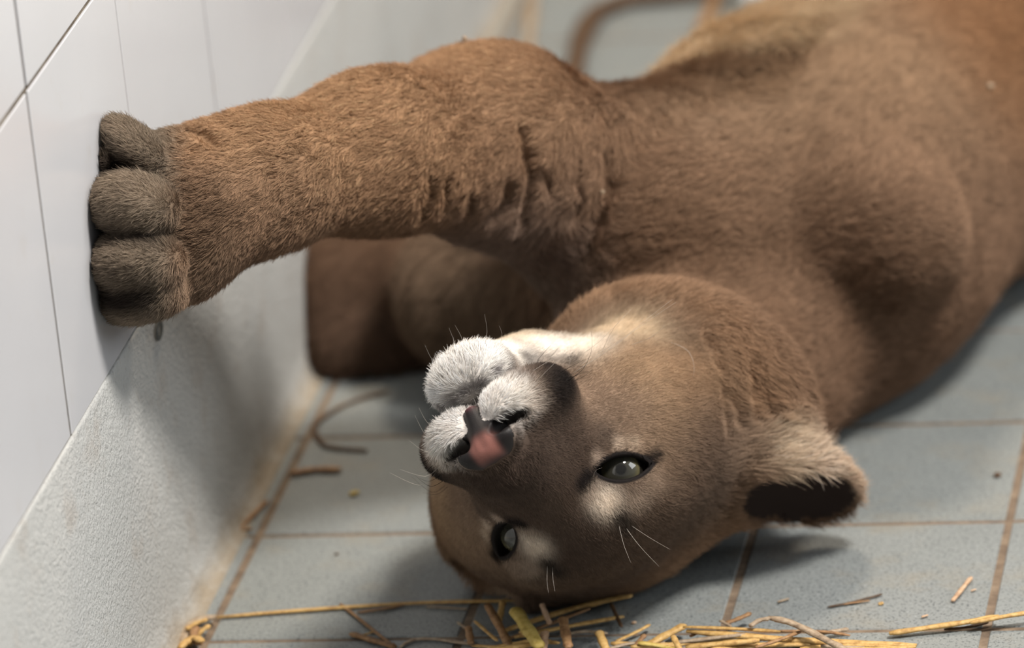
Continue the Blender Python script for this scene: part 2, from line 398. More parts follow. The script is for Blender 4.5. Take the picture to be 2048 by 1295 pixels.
def refine(V, T, mask):
    E_ = np.concatenate([T[:, [0, 1]], T[:, [1, 2]], T[:, [2, 0]]]); E_.sort(1)
    U, inv = np.unique(E_[:, 0] * len(V) + E_[:, 1], return_inverse=True); ua, ub = U // len(V), U % len(V)
    mk = mask[ua] & mask[ub]; mid = np.full(len(U), -1); mid[mk] = len(V) + np.arange(mk.sum())
    V2 = np.concatenate([V, (V[ua[mk]] + V[ub[mk]]) / 2]); n_ = len(T); m3 = mid[inv].reshape(3, n_).T
    out = []; c = (m3 >= 0).sum(1)
    out.append(T[c == 0])
    t3 = T[c == 3]; q = m3[c == 3]
    out += [np.stack([t3[:, 0], q[:, 0], q[:, 2]], 1), np.stack([q[:, 0], t3[:, 1], q[:, 1]], 1), np.stack([q[:, 2], q[:, 1], t3[:, 2]], 1), q]
    for r in range(3):
        s_ = (c == 1) & (m3[:, r] >= 0); a, b, d = T[s_][:, r], T[s_][:, (r + 1) % 3], T[s_][:, (r + 2) % 3]; x = m3[s_][:, r]
        out += [np.stack([a, x, d], 1), np.stack([x, b, d], 1)]
        s_ = (c == 2) & (m3[:, r] < 0); a, b, d = T[s_][:, r], T[s_][:, (r + 1) % 3], T[s_][:, (r + 2) % 3]; x = m3[s_][:, (r + 1) % 3]; y = m3[s_][:, (r + 2) % 3]
        out += [np.stack([a, b, x], 1), np.stack([a, x, y], 1), np.stack([y, x, d], 1)]
    return V2, np.concatenate(out)
def project(V, F, n_=3):
    for _ in range(n_):
        g = F.grad(V); d = F.ev(V); V = V - g * np.clip(d, -.003, .003)[:, None]
    return V
import time; T0 = time.time()
BV, BT = mesh_field(FD, (-.05, -.25, -.06), (1.0, 1.75, .50), .0055)
def head_mask(V, r=.150): return ((V - H(0, -.03, -.02)) ** 2).sum(1) < r * r
def paw_mask(V): return (((V - W(290, 430, 3.25)) ** 2).sum(1) < .085 ** 2) | (((V - W(1040, 390, 3.40)) ** 2).sum(1) < .075 ** 2)
BV = project(BV, FD, 2)
BV, BT = refine(BV, BT, head_mask(BV) | paw_mask(BV)); BV = project(BV, FD, 1)
q = hloc(BV); fm = (head_mask(BV, .125) & (q[:, 1] > -.05)) | (((BV - (EB + EDIR * EL * .42)) ** 2).sum(1) < .055 ** 2)
BV, BT = refine(BV, BT, fm); BV = project(BV, FD, 1)
q = hloc(BV); nearnose = ((q - [0, .06, -.05]) ** 2).sum(1) < .05 ** 2
neareye = np.zeros(len(BV), bool)
for e in EYES: neareye |= ((BV - e[1]) ** 2).sum(1) < .030 ** 2
BV, BT = refine(BV, BT, nearnose | neareye); BV = project(BV, FD, 2)
BN = FD.grad(BV)
print("t mesh", time.time()-T0); print("cat verts", len(BV), 'tris', len(BT), 'head min z', BV[head_mask(BV)][:, 2].min(), 'all min z', BV[:, 2].min(), 'min x', BV[:, 0].min())

# ------------------------------------------------------------------ coat colours (pattern of the animal, mirrored left-right on the head, plus light and shade painted on the forelegs)
def hash3(i, j, k, s=0):
    h = (i * 374761393 + j * 668265263 + k * 2147483647 + s * 974634777) & 0xffffffff
    h = ((h ^ (h >> 13)) * 1274126177) & 0xffffffff; return ((h ^ (h >> 16)) & 0xffff) / 65535.0
def vnoise(P, sc, seed=0):
    q = P / sc; i = np.floor(q).astype(np.int64); f = q - i; f = f * f * (3 - 2 * f); r = 0
    for a in (0, 1):
        for b in (0, 1):
            for c in (0, 1):
                wgt = (f[:, 0] if a else 1 - f[:, 0]) * (f[:, 1] if b else 1 - f[:, 1]) * (f[:, 2] if c else 1 - f[:, 2])
                r = r + wgt * hash3(i[:, 0] + a, i[:, 1] + b, i[:, 2] + c, seed)
    return r
def sstep(x, a, b): t_ = np.clip((x - a) / (b - a), 0, 1); return t_ * t_ * (3 - 2 * t_)
SPL_HEAD = [  # image-derived place, spread (mm), colour, strength
    (1120, 900, 30, (104, 87, 75), .9), (1100, 980, 22, (92, 76, 65), .8), (1230, 1080, 30, (98, 80, 67), .8), (1330, 1040, 26, (110, 91, 76), .7),
    (1330, 830, 26, (172, 144, 118), .9), (1290, 740, 24, (196, 164, 130), .9), (1400, 760, 26, (170, 136, 104), .8), (1420, 900, 24, (124, 102, 86), .8),
    (1180, 800, 16, (154, 130, 110), .8), (1250, 820, 14, (148, 124, 104), .7),
    (1240, 660, 18, (224, 198, 164), .9), (1160, 690, 13, (240, 226, 208), 1), (1090, 685, 13, (246, 238, 228), 1),
    (900, 745, 16, (246, 243, 238), 1), (960, 705, 14, (246, 243, 238), 1), (1020, 695, 11, (246, 243, 238), 1), (1000, 800, 12, (246, 243, 238), 1), (965, 815, 9, (244, 240, 236), 1),
    (1040, 790, 8, (240, 234, 226), .9), (1068, 800, 6, (200, 184, 168), .7), (1080, 770, 5, (160, 140, 122), .6),
    (1105, 765, 7, (60, 52, 47), .85), (1130, 755, 10.5, (26, 22, 21), 1), (1122, 802, 8.5, (32, 27, 25), 1), (1090, 728, 7.5, (44, 38, 36), .95), (1052, 714, 5, (66, 58, 58), .95), (1105, 835, 6, (84, 72, 63), .7), (1140, 720, 4, (64, 56, 50), .7),
    (912, 797, 3.0, (96, 88, 90), .75), (930, 785, 2.6, (120, 112, 114), .6), (985, 745, 2.2, (92, 80, 86), .8),
    (1080, 880, 8, (86, 72, 62), .8), (1110, 860, 7, (92, 78, 68), .7), (1010, 950, 8, (98, 82, 72), .6), (1060, 960, 13, (84, 70, 61), .7), (1140, 1090, 20, (86, 71, 61), .6), (1125, 895, 15, (84, 70, 61), .7), (1050, 930, 13, (76, 63, 55), .7), (965, 1010, 15, (84, 69, 59), .6),
    (1205, 998, 7.5, (228, 212, 194), 1), (1180, 985, 5, (176, 156, 138), .7), (1225, 1010, 6, (214, 196, 176), .9), (1243, 1035, 5, (58, 50, 44), 1), (1255, 1054, 4, (66, 57, 50), .9), (1275, 1000, 6, (170, 150, 132), .8),
    (1300, 960, 7, (164, 142, 122), .7), (1235, 886, 3.4, (204, 182, 160), .9), (1265, 886, 3.2, (198, 176, 152), .8), (1192, 915, 3.6, (188, 166, 148), .9), (1210, 868, 5, (92, 78, 68), .7),
    (1162, 965, 4.5, (36, 30, 29), 1), (1174, 950, 4, (36, 31, 30), 1), (1298, 915, 3.4, (30, 25, 24), 1), (1312, 908, 3, (40, 34, 31), .95),
    (1480, 900, 14, (178, 150, 126), .8), (1560, 898, 12, (222, 198, 170), 1), (1640, 925, 11, (226, 202, 178), 1), (1420, 1000, 22, (114, 96, 82), .8), (1500, 1000, 10, (120, 98, 84), .7),
]
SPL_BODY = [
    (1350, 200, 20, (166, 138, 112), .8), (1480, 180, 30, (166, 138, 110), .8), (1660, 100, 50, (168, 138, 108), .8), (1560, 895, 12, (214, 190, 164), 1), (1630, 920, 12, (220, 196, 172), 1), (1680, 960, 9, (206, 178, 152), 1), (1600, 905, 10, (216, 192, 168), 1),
    (930, 105, 24, (186, 146, 108), .9), (1040, 140, 22, (176, 140, 108), .8), (760, 180, 26, (196, 156, 116), .9), (600, 240, 22, (196, 156, 116), .9), (470, 270, 16, (188, 150, 112), .8), (850, 260, 30, (168, 130, 98), .7),  # lighter tones along the arm top paint in the warm light from above
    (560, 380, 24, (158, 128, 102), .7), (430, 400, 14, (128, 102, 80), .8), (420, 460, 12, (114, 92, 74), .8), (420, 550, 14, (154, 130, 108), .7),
    (1030, 500, 22, (146, 126, 114), .8), (1080, 560, 20, (152, 134, 120), .8), (900, 590, 34, (142, 122, 102), .9), (680, 580, 40, (104, 80, 63), .8), (700, 700, 26, (78, 64, 56), .9),  # last two paint the shadow on the far foreleg into its coat
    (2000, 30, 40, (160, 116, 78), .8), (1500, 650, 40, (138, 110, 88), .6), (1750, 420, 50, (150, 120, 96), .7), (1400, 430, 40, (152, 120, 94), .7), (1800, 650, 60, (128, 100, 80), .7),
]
def coat(V, N):
    q = hloc(V); qs = np.c_[np.abs(q[:, 0]), q[:, 1:]]
    inh = 1 - sstep(np.linalg.norm(q - [0, -.04, -.02], axis=1), .115, .16)
    body_c = np.array(lin(148, 116, 92)); C_ = np.tile(body_c, (len(V), 1)).astype(float)
    n1 = vnoise(V, .05, 3); n2 = vnoise(V, .018, 5)
    C_ *= (1 + .16 * (n1 - .5) + .10 * (n2 - .5))[:, None]
    wsum = np.full(len(V), .25); acc = C_ * .25
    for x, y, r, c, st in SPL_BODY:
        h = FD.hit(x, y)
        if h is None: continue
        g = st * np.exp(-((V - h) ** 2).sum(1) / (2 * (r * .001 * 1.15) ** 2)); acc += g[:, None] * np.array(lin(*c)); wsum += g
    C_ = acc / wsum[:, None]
    # pale belly
    ax = C0 - A0; hh = ((V - A0) @ ax) / (ax @ ax); dist = np.linalg.norm(V - A0 - np.clip(hh, 0, 1)[:, None] * ax, axis=1)
    bl = sstep(N @ nrm(-.67 * SR + .74 * SU + .10 * ST), .55, .92) * sstep(hh, -.25, -.10) * sstep(V[:, 1], .345, .375) * (dist < .16)
    C_ = C_ * (1 - .85 * bl[:, None]) + .85 * bl[:, None] * np.array(lin(228, 200, 162))
    # paws: grey-brown, darker towards the toes
    pm = 1 - sstep((V - W(372, 430, 3.27)) @ SR, -.012, .006); pm *= np.linalg.norm(V - W(270, 430, 3.25), axis=1) < .09
    C_ = C_ * (1 - pm[:, None]) + pm[:, None] * (np.array(lin(146, 130, 112)) * (1 + .6 * (n2 - .5))[:, None])
    for x, y, r, k_ in [(255, 604, .007, .9), (290, 592, .006, .8), (215, 600, .007, .9), (245, 480, .005, .85), (300, 478, .005, .8), (330, 470, .004, .7), (215, 330, .008, .8), (255, 335, .006, .8), (230, 545, .005, .4), (290, 550, .005, .4), (345, 380, .004, .6)]:  # shade of the toe gaps painted dark, also streaks on the lower toe
        h = FD.hit(x, y)
        if h is None: continue
        g = k_ * np.exp(-(((V - h) @ SR / (2.2 * r)) ** 2 + ((V - h) @ SU / r) ** 2 + ((V - h) @ ST / (2 * r)) ** 2)); C_ = C_ * (1 - g[:, None]) + g[:, None] * np.array(lin(40, 34, 31))
    tip = (1 - sstep((V - W(200, 430, 3.24)) @ SR, -.006, .012)) * pm
    C_ = C_ * (1 - .4 * tip[:, None]) + .4 * tip[:, None] * np.array(lin(78, 66, 58))
    bk = sstep(-q[:, 1], .060, .105)[:, None]; hc = np.array(lin(112, 94, 81)) * (1 - bk) + np.array(lin(158, 125, 97)) * bk
    for x, y, r, c, st in SPL_HEAD:
        h = FD.hit(x, y)
        if h is None: continue
        l = hloc(h); l[0] = abs(l[0]); rr = r * .00135
        g = np.minimum(st, 1) * np.exp(-(np.sqrt(((qs - l) ** 2).sum(1)) / rr) ** 2.6); hc = hc * (1 - g[:, None]) + g[:, None] * np.array(lin(*c))
    for l, r, c, st in [((0, .020, -.100), .030, (244, 236, 224), 1), ((0, -.03, -.105), .030, (230, 210, 182), .8)]:
        g = st * np.exp(-(np.sqrt(((qs - np.array(l)) ** 2).sum(1)) / r) ** 3); hc = hc * (1 - g[:, None]) + g[:, None] * np.array(lin(*c))
    hc *= (1 + .12 * (n2 - .5))[:, None]
    C_ = C_ * (1 - inh[:, None]) + hc * inh[:, None]
    # eye rims, inner ear, lips, nose leather
    hair = np.ones(len(V))
    for e in EYES:
        near = np.linalg.norm(V - e[1], axis=1) < .034; o = np.where(near, opening(V, e), .1)
        k = 1 - sstep(o, .0020, .0034); C_ = C_ * (1 - k[:, None]) + k[:, None] * np.array(lin(30, 25, 24)); hair *= sstep(o, .0015, .003)
    eloc = (V - EB) @ np.stack([SR, SU, ST]).T
    return C_, hair
def nose_mask(V):
    q = hloc(V); a = np.abs(q[:, 0])
    tri = np.maximum((a - .0195) , np.maximum(a - .0055 - .95 * np.maximum(q[:, 2] + .0475, 0), 0))
    m_ = (q[:, 1] > .0665) & (q[:, 2] > -.0585) & (q[:, 2] < -.0235 - .10 * a) & (((a / .0178) ** 2 + ((q[:, 2] + .0350) / .0122) ** 2 < 1) | ((a < .0052) & (q[:, 2] < -.036)))
    return m_
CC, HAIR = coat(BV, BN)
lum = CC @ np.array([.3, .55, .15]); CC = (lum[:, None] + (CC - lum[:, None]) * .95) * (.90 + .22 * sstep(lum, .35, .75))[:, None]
NM = nose_mask(BV); q = hloc(BV)
dn = np.abs(q[:, 0]); pk = np.exp(-((dn - .003) / .0052) ** 4) * np.exp(-((q[:, 2] + .0330) / .0075) ** 4) * np.where(q[:, 1] > .078, 1, .5)
nc_ = np.array(lin(26, 22, 22))[None] * (1 - pk[:, None]) + pk[:, None] * np.array(lin(142, 94, 85)); CC[NM] = nc_[NM]
for s_ in (1, -1):
    for cn, r_ in ((NOS1(s_), .0056), (NOS2(s_), .0050)):
        g = np.exp(-(np.linalg.norm((q - cn) / [1.4, 3.0, .8], axis=1) / r_) ** 4) * (q[:, 1] < .0845); HAIR *= 1 - .97 * sstep(g, .25, .5); CC = CC * (1 - g[:, None]) + g[:, None] * np.array(lin(18, 14, 14))
# pink in the slit where the lips meet
lp = np.exp(-((q - [0, .0755, -.0630]) ** 2).sum(1) / (2 * .0030 ** 2)); CC = CC * (1 - lp[:, None]) + lp[:, None] * np.array(lin(176, 96, 108))
HAIR *= 1 - .95 * sstep(lp, .35, .6)
HAIR[NM] = 0
# inside of the ear cup: dark bare skin
ey = EDIR; ez = nrm(EOPEN - (EOPEN @ ey) * ey); ex = np.cross(ey, ez)
er = (BV - (EB + ey * EL * .42)) @ np.stack([ex, ey, ez]).T
inner = ((er[:, 0] / .029) ** 2 + (er[:, 1] / (EL * .56)) ** 2 < 1) & (BN @ ez > .0) & (er[:, 2] > -.03) & (er[:, 2] < .02) & (er[:, 1] > -.026)
CC[inner] = np.array(lin(58, 47, 43)); HAIR[inner] = 0

# ------------------------------------------------------------------ objects of the cougar
t = NT('coat_skin', .75, .15); at = t.new('ShaderNodeAttribute', attribute_name='coat'); t.color(t.mix(1.0, at.outputs['Color'], (.8, .78, .76), 'MULTIPLY')); M_COAT = t.m
t = NT('nose_leather', .5, .35); at = t.new('ShaderNodeAttribute', attribute_name='coat'); t.color(at.outputs['Color']); P = t.pos(); t.bump(t.noise(1500, 2, .5, P), .25, .0004); M_NOSE = t.m
cougar = link(bpy.data.objects.new('cougar', None))
tag(cougar, 'tawny cougar lying upside down with one forepaw pressed against the tiled wall', 'cougar')
def np_mesh(name, V, T, mat, parent, colors=None):
    used = np.unique(T); mp = np.full(len(V), -1); mp[used] = np.arange(len(used)); V = V[used]; T = mp[T]
    me = bpy.data.meshes.new(name); me.vertices.add(len(V)); me.vertices.foreach_set('co', V.astype(np.float32).ravel())
    me.loops.add(3 * len(T)); me.loops.foreach_set('vertex_index', T.astype(np.int32).ravel())
    me.polygons.add(len(T)); me.polygons.foreach_set('loop_start', np.arange(0, 3 * len(T), 3, dtype=np.int32))
    me.polygons.foreach_set('use_smooth', np.ones(len(T), bool)); me.update(calc_edges=True)
    if colors is not None:
        at = me.attributes.new('coat', 'FLOAT_COLOR', 'POINT'); at.data.foreach_set('color', np.c_[colors[used], np.ones(len(V))].astype(np.float32).ravel())
    me.materials.append(mat); return link(bpy.data.objects.new(name, me), parent)
nt = NM[BT].all(1)
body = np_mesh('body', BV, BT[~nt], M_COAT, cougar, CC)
nose = np_mesh('nose', BV, BT[nt], M_NOSE, cougar, CC); nose['label'] = 'pink nose leather with dark edges'

# eyes
t = NT('eyeball', .06, .5)
oc = t.new('ShaderNodeTexCoord').outputs['Object']; sp = t.new('ShaderNodeSeparateXYZ'); t.l.new(oc, sp.inputs[0])
rr = t.math('SQRT', t.math('ADD', t.math('POWER', sp.outputs[0], 2.0), t.math('POWER', sp.outputs[1], 2.0)))
rad = t.math('DIVIDE', rr, .0148)
iris = t.ramp(rad, [(0, lin(10, 9, 10)), (.18, lin(12, 11, 12)), (.23, lin(50, 49, 44)), (.52, lin(74, 73, 62)), (.68, lin(104, 98, 70)), (.75, lin(28, 24, 22)), (.88, lin(26, 22, 20)), (1.0, lin(120, 98, 90))])
ang = t.new('ShaderNodeTexNoise'); ang.inputs['Scale'].default_value = 900; t.l.new(oc, ang.inputs['Vector'])
iris = t.mix(t.math('MULTIPLY', ang.outputs['Fac'], .35), iris, lin(60, 58, 50))
t.color(iris); t.b.inputs['Coat Weight'].default_value = 1.0; t.b.inputs['Coat Roughness'].default_value = .02; M_EYE = t.m
for s, c, u, v_, w_ in EYES:
    import bmesh
    bm = bmesh.new(); bmesh.ops.create_uvsphere(bm, u_segments=48, v_segments=32, radius=EYR)
    for vv in bm.verts:      # corneal bulge
        zz = vv.co.z / EYR
        if zz > .78: vv.co.z += .0008 * ((zz - .78) / .22) ** 1.0
    me = bpy.data.meshes.new('eye'); bm.to_mesh(me); bm.free(); me.polygons.foreach_set('use_smooth', [True] * len(me.polygons)); me.materials.append(M_EYE)
    o = link(bpy.data.objects.new('eye', me), cougar)
    g = nrm(ST * .92 + SU * .12 + SR * .02) if s > 0 else nrm(ST * .9 + SU * .10 - SR * .25)
    g = nrm(g * .75 + w_ * .25) if s > 0 else nrm(g * .35 + w_ * .65)
    o.rotation_mode = 'QUATERNION'; o.rotation_quaternion = Vector(g).to_track_quat('Z', 'Y'); o.location = c
    o['label'] = 'grey-green eye with a dark pupil'

# ------------------------------------------------------------------ fur
COMB = [(1000, 930, 1080, 1000), (1150, 1030, 1230, 1100), (1330, 1000, 1420, 1060), (1250, 850, 1350, 835), (1400, 800, 1500, 830), (1150, 850, 1230, 830), (1500, 700, 1560, 780), (1350, 640, 1450, 640),
        (1000, 800, 1060, 765), (1080, 760, 1140, 740), (900, 870, 868, 905), (930, 770, 905, 730), (890, 760, 868, 728), (960, 730, 965, 690), (1000, 700, 1060, 685), (1150, 680, 1250, 640), (1205, 1000, 1228, 1035), (1300, 945, 1370, 960), (1250, 885, 1290, 870),
        (1500, 940, 1560, 925), (1600, 905, 1660, 905), (1000, 1130, 1040, 1160), (930, 1000, 890, 1040), (1080, 1040, 1130, 1090), (1400, 1000, 1440, 1030),
        (1300, 470, 1380, 420), (1650, 550, 1760, 480), (1800, 350, 1900, 280), (1850, 650, 1930, 570), (1350, 150, 1370, 220), (1250, 180, 1270, 240), (1500, 110, 1540, 190), (1500, 350, 1600, 300), (1700, 150, 1780, 90),
        (1120, 300, 1060, 360), (1060, 200, 980, 210), (900, 200, 820, 260), (800, 330, 700, 380), (650, 260, 560, 310), (550, 400, 470, 440), (420, 400, 360, 410), (420, 540, 370, 590), (300, 300, 240, 270), (300, 420, 210, 425), (300, 530, 210, 540), (300, 600, 230, 610),
        (1060, 520, 1040, 600), (1150, 560, 1080, 620), (900, 560, 860, 640), (680, 560, 640, 640), (960, 120, 900, 130)]
ca, cb = [], []
for x, y, x2, y2 in COMB:
    a = FD.hit(x, y); b = FD.hit(x2, y2)
    if a is None or b is None or np.linalg.norm(a - b) > .12: continue
    ca.append(a); cb.append(nrm(b - a))
    l = hloc(a)
    if np.linalg.norm(l - [0, -.03, -.02]) < .11 and abs(l[0]) > .012:      # mirrored on the hidden half of the head
        l2 = l * [-1, 1, 1]; d2 = (HA @ cb[-1]) * [-1, 1, 1]
        if x > 1000 or y < 760: ca.append(HO + l2 @ HA); cb.append(d2 @ HA)
ca += [A0 + (.1, .3, 0), C0]; cb += [DIRB := nrm(C0 - A0), DIRB]
ca, cb = np.array(ca), np.array(cb)
def comb(P):
    d = np.zeros((len(P), 3)); 
    for a in range(0, len(P), 200000):
        Q = P[a:a + 200000]; D2 = ((Q[:, None, :] - ca[None]) ** 2).sum(2) + 1.5e-4; wg = D2 ** -1.6; d[a:a + 200000] = wg @ cb / wg.sum(1)[:, None]
    return d
hq = hloc(BV); inh = 1 - sstep(np.linalg.norm(hq - [0, -.03, -.02], axis=1), .085, .135)
front = sstep(hq[:, 1], -.06, .02)
LEN = .0098 * (1 - inh) + inh * (.0070 * (1 - front) + .0032 * front)
chin = np.exp(-((hq - [0, .048, -.095]) ** 2).sum(1) / (2 * .022 ** 2)); LEN += .0045 * chin
pmask = np.linalg.norm(BV - W(290, 430, 3.25), axis=1) < .075
LEN[pmask] = .0078
for x, y, r, L in [(1230, 150, .06, .020), (1350, 115, .06, .020), (1480, 70, .06, .018), (1040, 540, .05, .010), (930, 100, .05, -.003), (1540, 880, .018, .006), (1600, 895, .016, .006), (1650, 925, .014, .003), (1490, 900, .02, .004), (600, 330, .09, -.002)]:
    h = FD.hit(x, y)
    if h is not None: LEN += L * np.exp(-((BV - h) ** 2).sum(1) / (2 * r * r))
for a, b, r_ in todo:      # fur parts along the folds
    d_ = b - a; h_ = np.clip(((BV - a) @ d_) / (d_ @ d_ + 1e-12), 0, 1); e_ = np.linalg.norm(BV - a - h_[:, None] * d_, axis=1); LEN *= 1 - .6 * np.exp(-(e_ / (r_ + .0012)) ** 4)
mz = np.exp(-((hq - [0, .075, -.050]) ** 2).sum(1) / (2 * .016 ** 2)); LEN *= 1 - .35 * mz
LEN *= np.clip(HAIR, 0, 1) ** .5
# density: hairs per square metre, finer on the face, thin where only other views would look
tri = BV[BT]; ar = np.linalg.norm(np.cross(tri[:, 1] - tri[:, 0], tri[:, 2] - tri[:, 0]), axis=1) / 2; tc = tri.mean(1)
fn_ = np.cross(tri[:, 1] - tri[:, 0], tri[:, 2] - tri[:, 0]); fn_ /= np.linalg.norm(fn_, axis=1)[:, None] + 1e-12
ih = inh[BT].mean(1)
dens = 1.3e6 * (1 - ih) + 3.5e6 * ih
dens *= np.where((fn_ @ ST) > -.25, 1.0, .35) * np.where(tc[:, 1] > .95, .25, 1.0) * (tc[:, 2] > .004)
far_leg = (tc[:, 0] < .13) & (tc[:, 1] > .30) & (tc[:, 2] < .2); dens[far_leg] *= .4
pr = dens * ar * FUR * (HAIR[BT].mean(1) > .08)
cnt = np.floor(pr + RNG.random(len(pr))).astype(int); ti = np.repeat(np.arange(len(BT)), cnt); n_ = len(ti)
r1 = np.sqrt(RNG.random(n_)); r2 = RNG.random(n_); bw = np.stack([1 - r1, r1 * (1 - r2), r1 * r2], 1)
def interp(A_): return (A_[BT[ti]] * (bw[:, :, None] if A_.ndim == 2 else bw)).sum(1)
RP = interp(BV); RN = interp(BN); RN /= np.linalg.norm(RN, axis=1)[:, None]; RC = interp(CC); RL = interp(LEN); RH = interp(inh)
cd = comb(RP); cd -= (cd * RN).sum(1)[:, None] * RN; cd /= np.linalg.norm(cd, axis=1)[:, None] + 1e-9
sd = np.cross(RN, cd)
swirl = (vnoise(RP, .016, 21) - .5) * .9 + (vnoise(RP, .005, 22) - .5) * 1.0
swirl *= .55 + .45 * (1 - RH)
cd = cd * np.cos(swirl)[:, None] + sd * np.sin(swirl)[:, None]
lift = np.clip(.34 + .22 * (vnoise(RP, .010, 31) - .5) + .16 * RNG.standard_normal(n_) * .6, .1, .8)
lift *= 1 - .25 * RH
L_ = RL * (.72 + .5 * RNG.random(n_)) * (.85 + .35 * vnoise(RP, .012, 41))
# clumping towards jittered cells
cs = .0034 + .0016 * (1 - RH.mean()); wp = np.stack([vnoise(RP, .0045, 60 + k) for k in range(3)], 1) * .010; ci = np.floor((RP + wp) / cs).astype(np.int64)
cc_ = (ci + np.stack([hash3(ci[:, 0], ci[:, 1], ci[:, 2], k) for k in (1, 2, 3)], 1)) * cs - wp; off = cc_ - RP; off -= (off * RN).sum(1)[:, None] * RN
jit = RNG.standard_normal((n_, 3)) * .10
K = 4; ts = np.linspace(0, 1, K); PTS = np.empty((n_, K, 3), np.float32)
for k, tt in enumerate(ts):
    dirn = RN * (lift * (1 - .35 * tt))[:, None] + cd * (1 - lift * (1 - .35 * tt))[:, None] + jit * tt
    PTS[:, k] = RP - RN * .0006 * (1 - tt) + dirn * (L_ * tt)[:, None] + off * ((.42 - .27 * RH) * tt ** 1.2)[:, None]
PTS[:, :, 2] = np.maximum(PTS[:, :, 2], .0006); PTS[:, :, 0] = np.maximum(PTS[:, :, 0], XW + .0012)
keep = L_ > .0012; PTS = PTS[keep]; RC = RC[keep]; RH = RH[keep]; n_ = keep.sum()
vary = RNG.random(n_); RC = RC * ((.70 + .56 * (vary * (1 - .4 * RH) + .2 * RH)) * (.80 + .40 * vnoise(PTS[:, 0].astype(float), .0028, 51)))[:, None]
pale = RNG.random(n_) < .12 * (1 - .75 * RH); RC[pale] = RC[pale] * .7 + .3 * np.minimum(RC[pale] * 2.2, .8)
RC = np.minimum(RC, .93)
hc_ = bpy.data.hair_curves.new('fur'); hc_.add_curves([K] * int(n_))
hc_.attributes['position'].data.foreach_set('vector', PTS.ravel())
rad_ = (np.array([1.0, .95, .75, .25])[None] * (.000125 * (1 - RH) + .000072 * RH)[:, None]).astype(np.float32)
ra = hc_.attributes.get('radius') or hc_.attributes.new('radius', 'FLOAT', 'POINT'); ra.data.foreach_set('value', rad_.ravel())
cat_ = hc_.attributes.new('coat', 'FLOAT_COLOR', 'CURVE'); cat_.data.foreach_set('color', np.c_[RC, np.ones(n_)].astype(np.float32).ravel())
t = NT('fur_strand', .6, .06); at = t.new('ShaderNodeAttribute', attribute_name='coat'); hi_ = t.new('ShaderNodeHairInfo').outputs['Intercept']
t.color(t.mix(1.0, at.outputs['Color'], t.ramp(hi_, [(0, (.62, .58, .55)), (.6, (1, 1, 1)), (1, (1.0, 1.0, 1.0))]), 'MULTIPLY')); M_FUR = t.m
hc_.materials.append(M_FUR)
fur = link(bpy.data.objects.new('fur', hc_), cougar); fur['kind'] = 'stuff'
print('hairs', n_, 't all', time.time() - T0)

# ------------------------------------------------------------------ whiskers and brow hairs
t = NT('white_whisker', .4, .5); t.color(lin(205, 196, 186)); M_WW = t.m
t = NT('dark_whisker', .4, .5); t.color(lin(34, 29, 27)); M_DW = t.m
def tube(name, pts, rads, mat, parent=None, sides=6, flat=1.0, up=None, twist=0.0):
    pts = np.asarray(pts, float); n_ = len(pts); v, f = [], []
    for i in range(n_):
        d = nrm(pts[min(i + 1, n_ - 1)] - pts[max(i - 1, 0)]); u_ = np.array((0, 0, 1.0)) if up is None else up
        sx_ = np.cross(d, u_); sx_ = nrm(sx_) if np.linalg.norm(sx_) > 1e-6 else np.array((1.0, 0, 0)); sz = np.cross(sx_, d)
        for k in range(sides):
            a = 2 * math.pi * k / sides + twist; v.append(pts[i] + rads[i] * (sx_ * math.cos(a) + sz * math.sin(a) * flat))
    for i in range(n_ - 1):
        for k in range(sides): f.append((i * sides + k, i * sides + (k + 1) % sides, (i + 1) * sides + (k + 1) % sides, (i + 1) * sides + k))
    f.append(tuple(range(sides))[::-1]); f.append(tuple((n_ - 1) * sides + k for k in range(sides)))
    return obj(name, v, f, mat, parent, True)
def smooth_line(P, n_=9):
    P = np.asarray(P, float); L = np.r_[0, np.cumsum(np.linalg.norm(np.diff(P, axis=0), axis=1))]; L /= L[-1]; o = []
    for x in np.linspace(0, 1, n_):
        i = min(max(np.searchsorted(L, x) - 1, 0), len(P) - 2); u = (x - L[i]) / (L[i + 1] - L[i] + 1e-9)
        p0, p1, p2, p3 = P[max(i - 1, 0)], P[i], P[i + 1], P[min(i + 2, len(P) - 1)]
        o.append(.5 * (2 * p1 + (p2 - p0) * u + (2 * p0 - 5 * p1 + 4 * p2 - p3) * u * u + (3 * p1 - p0 - 3 * p2 + p3) * u ** 3))
    return np.array(o)
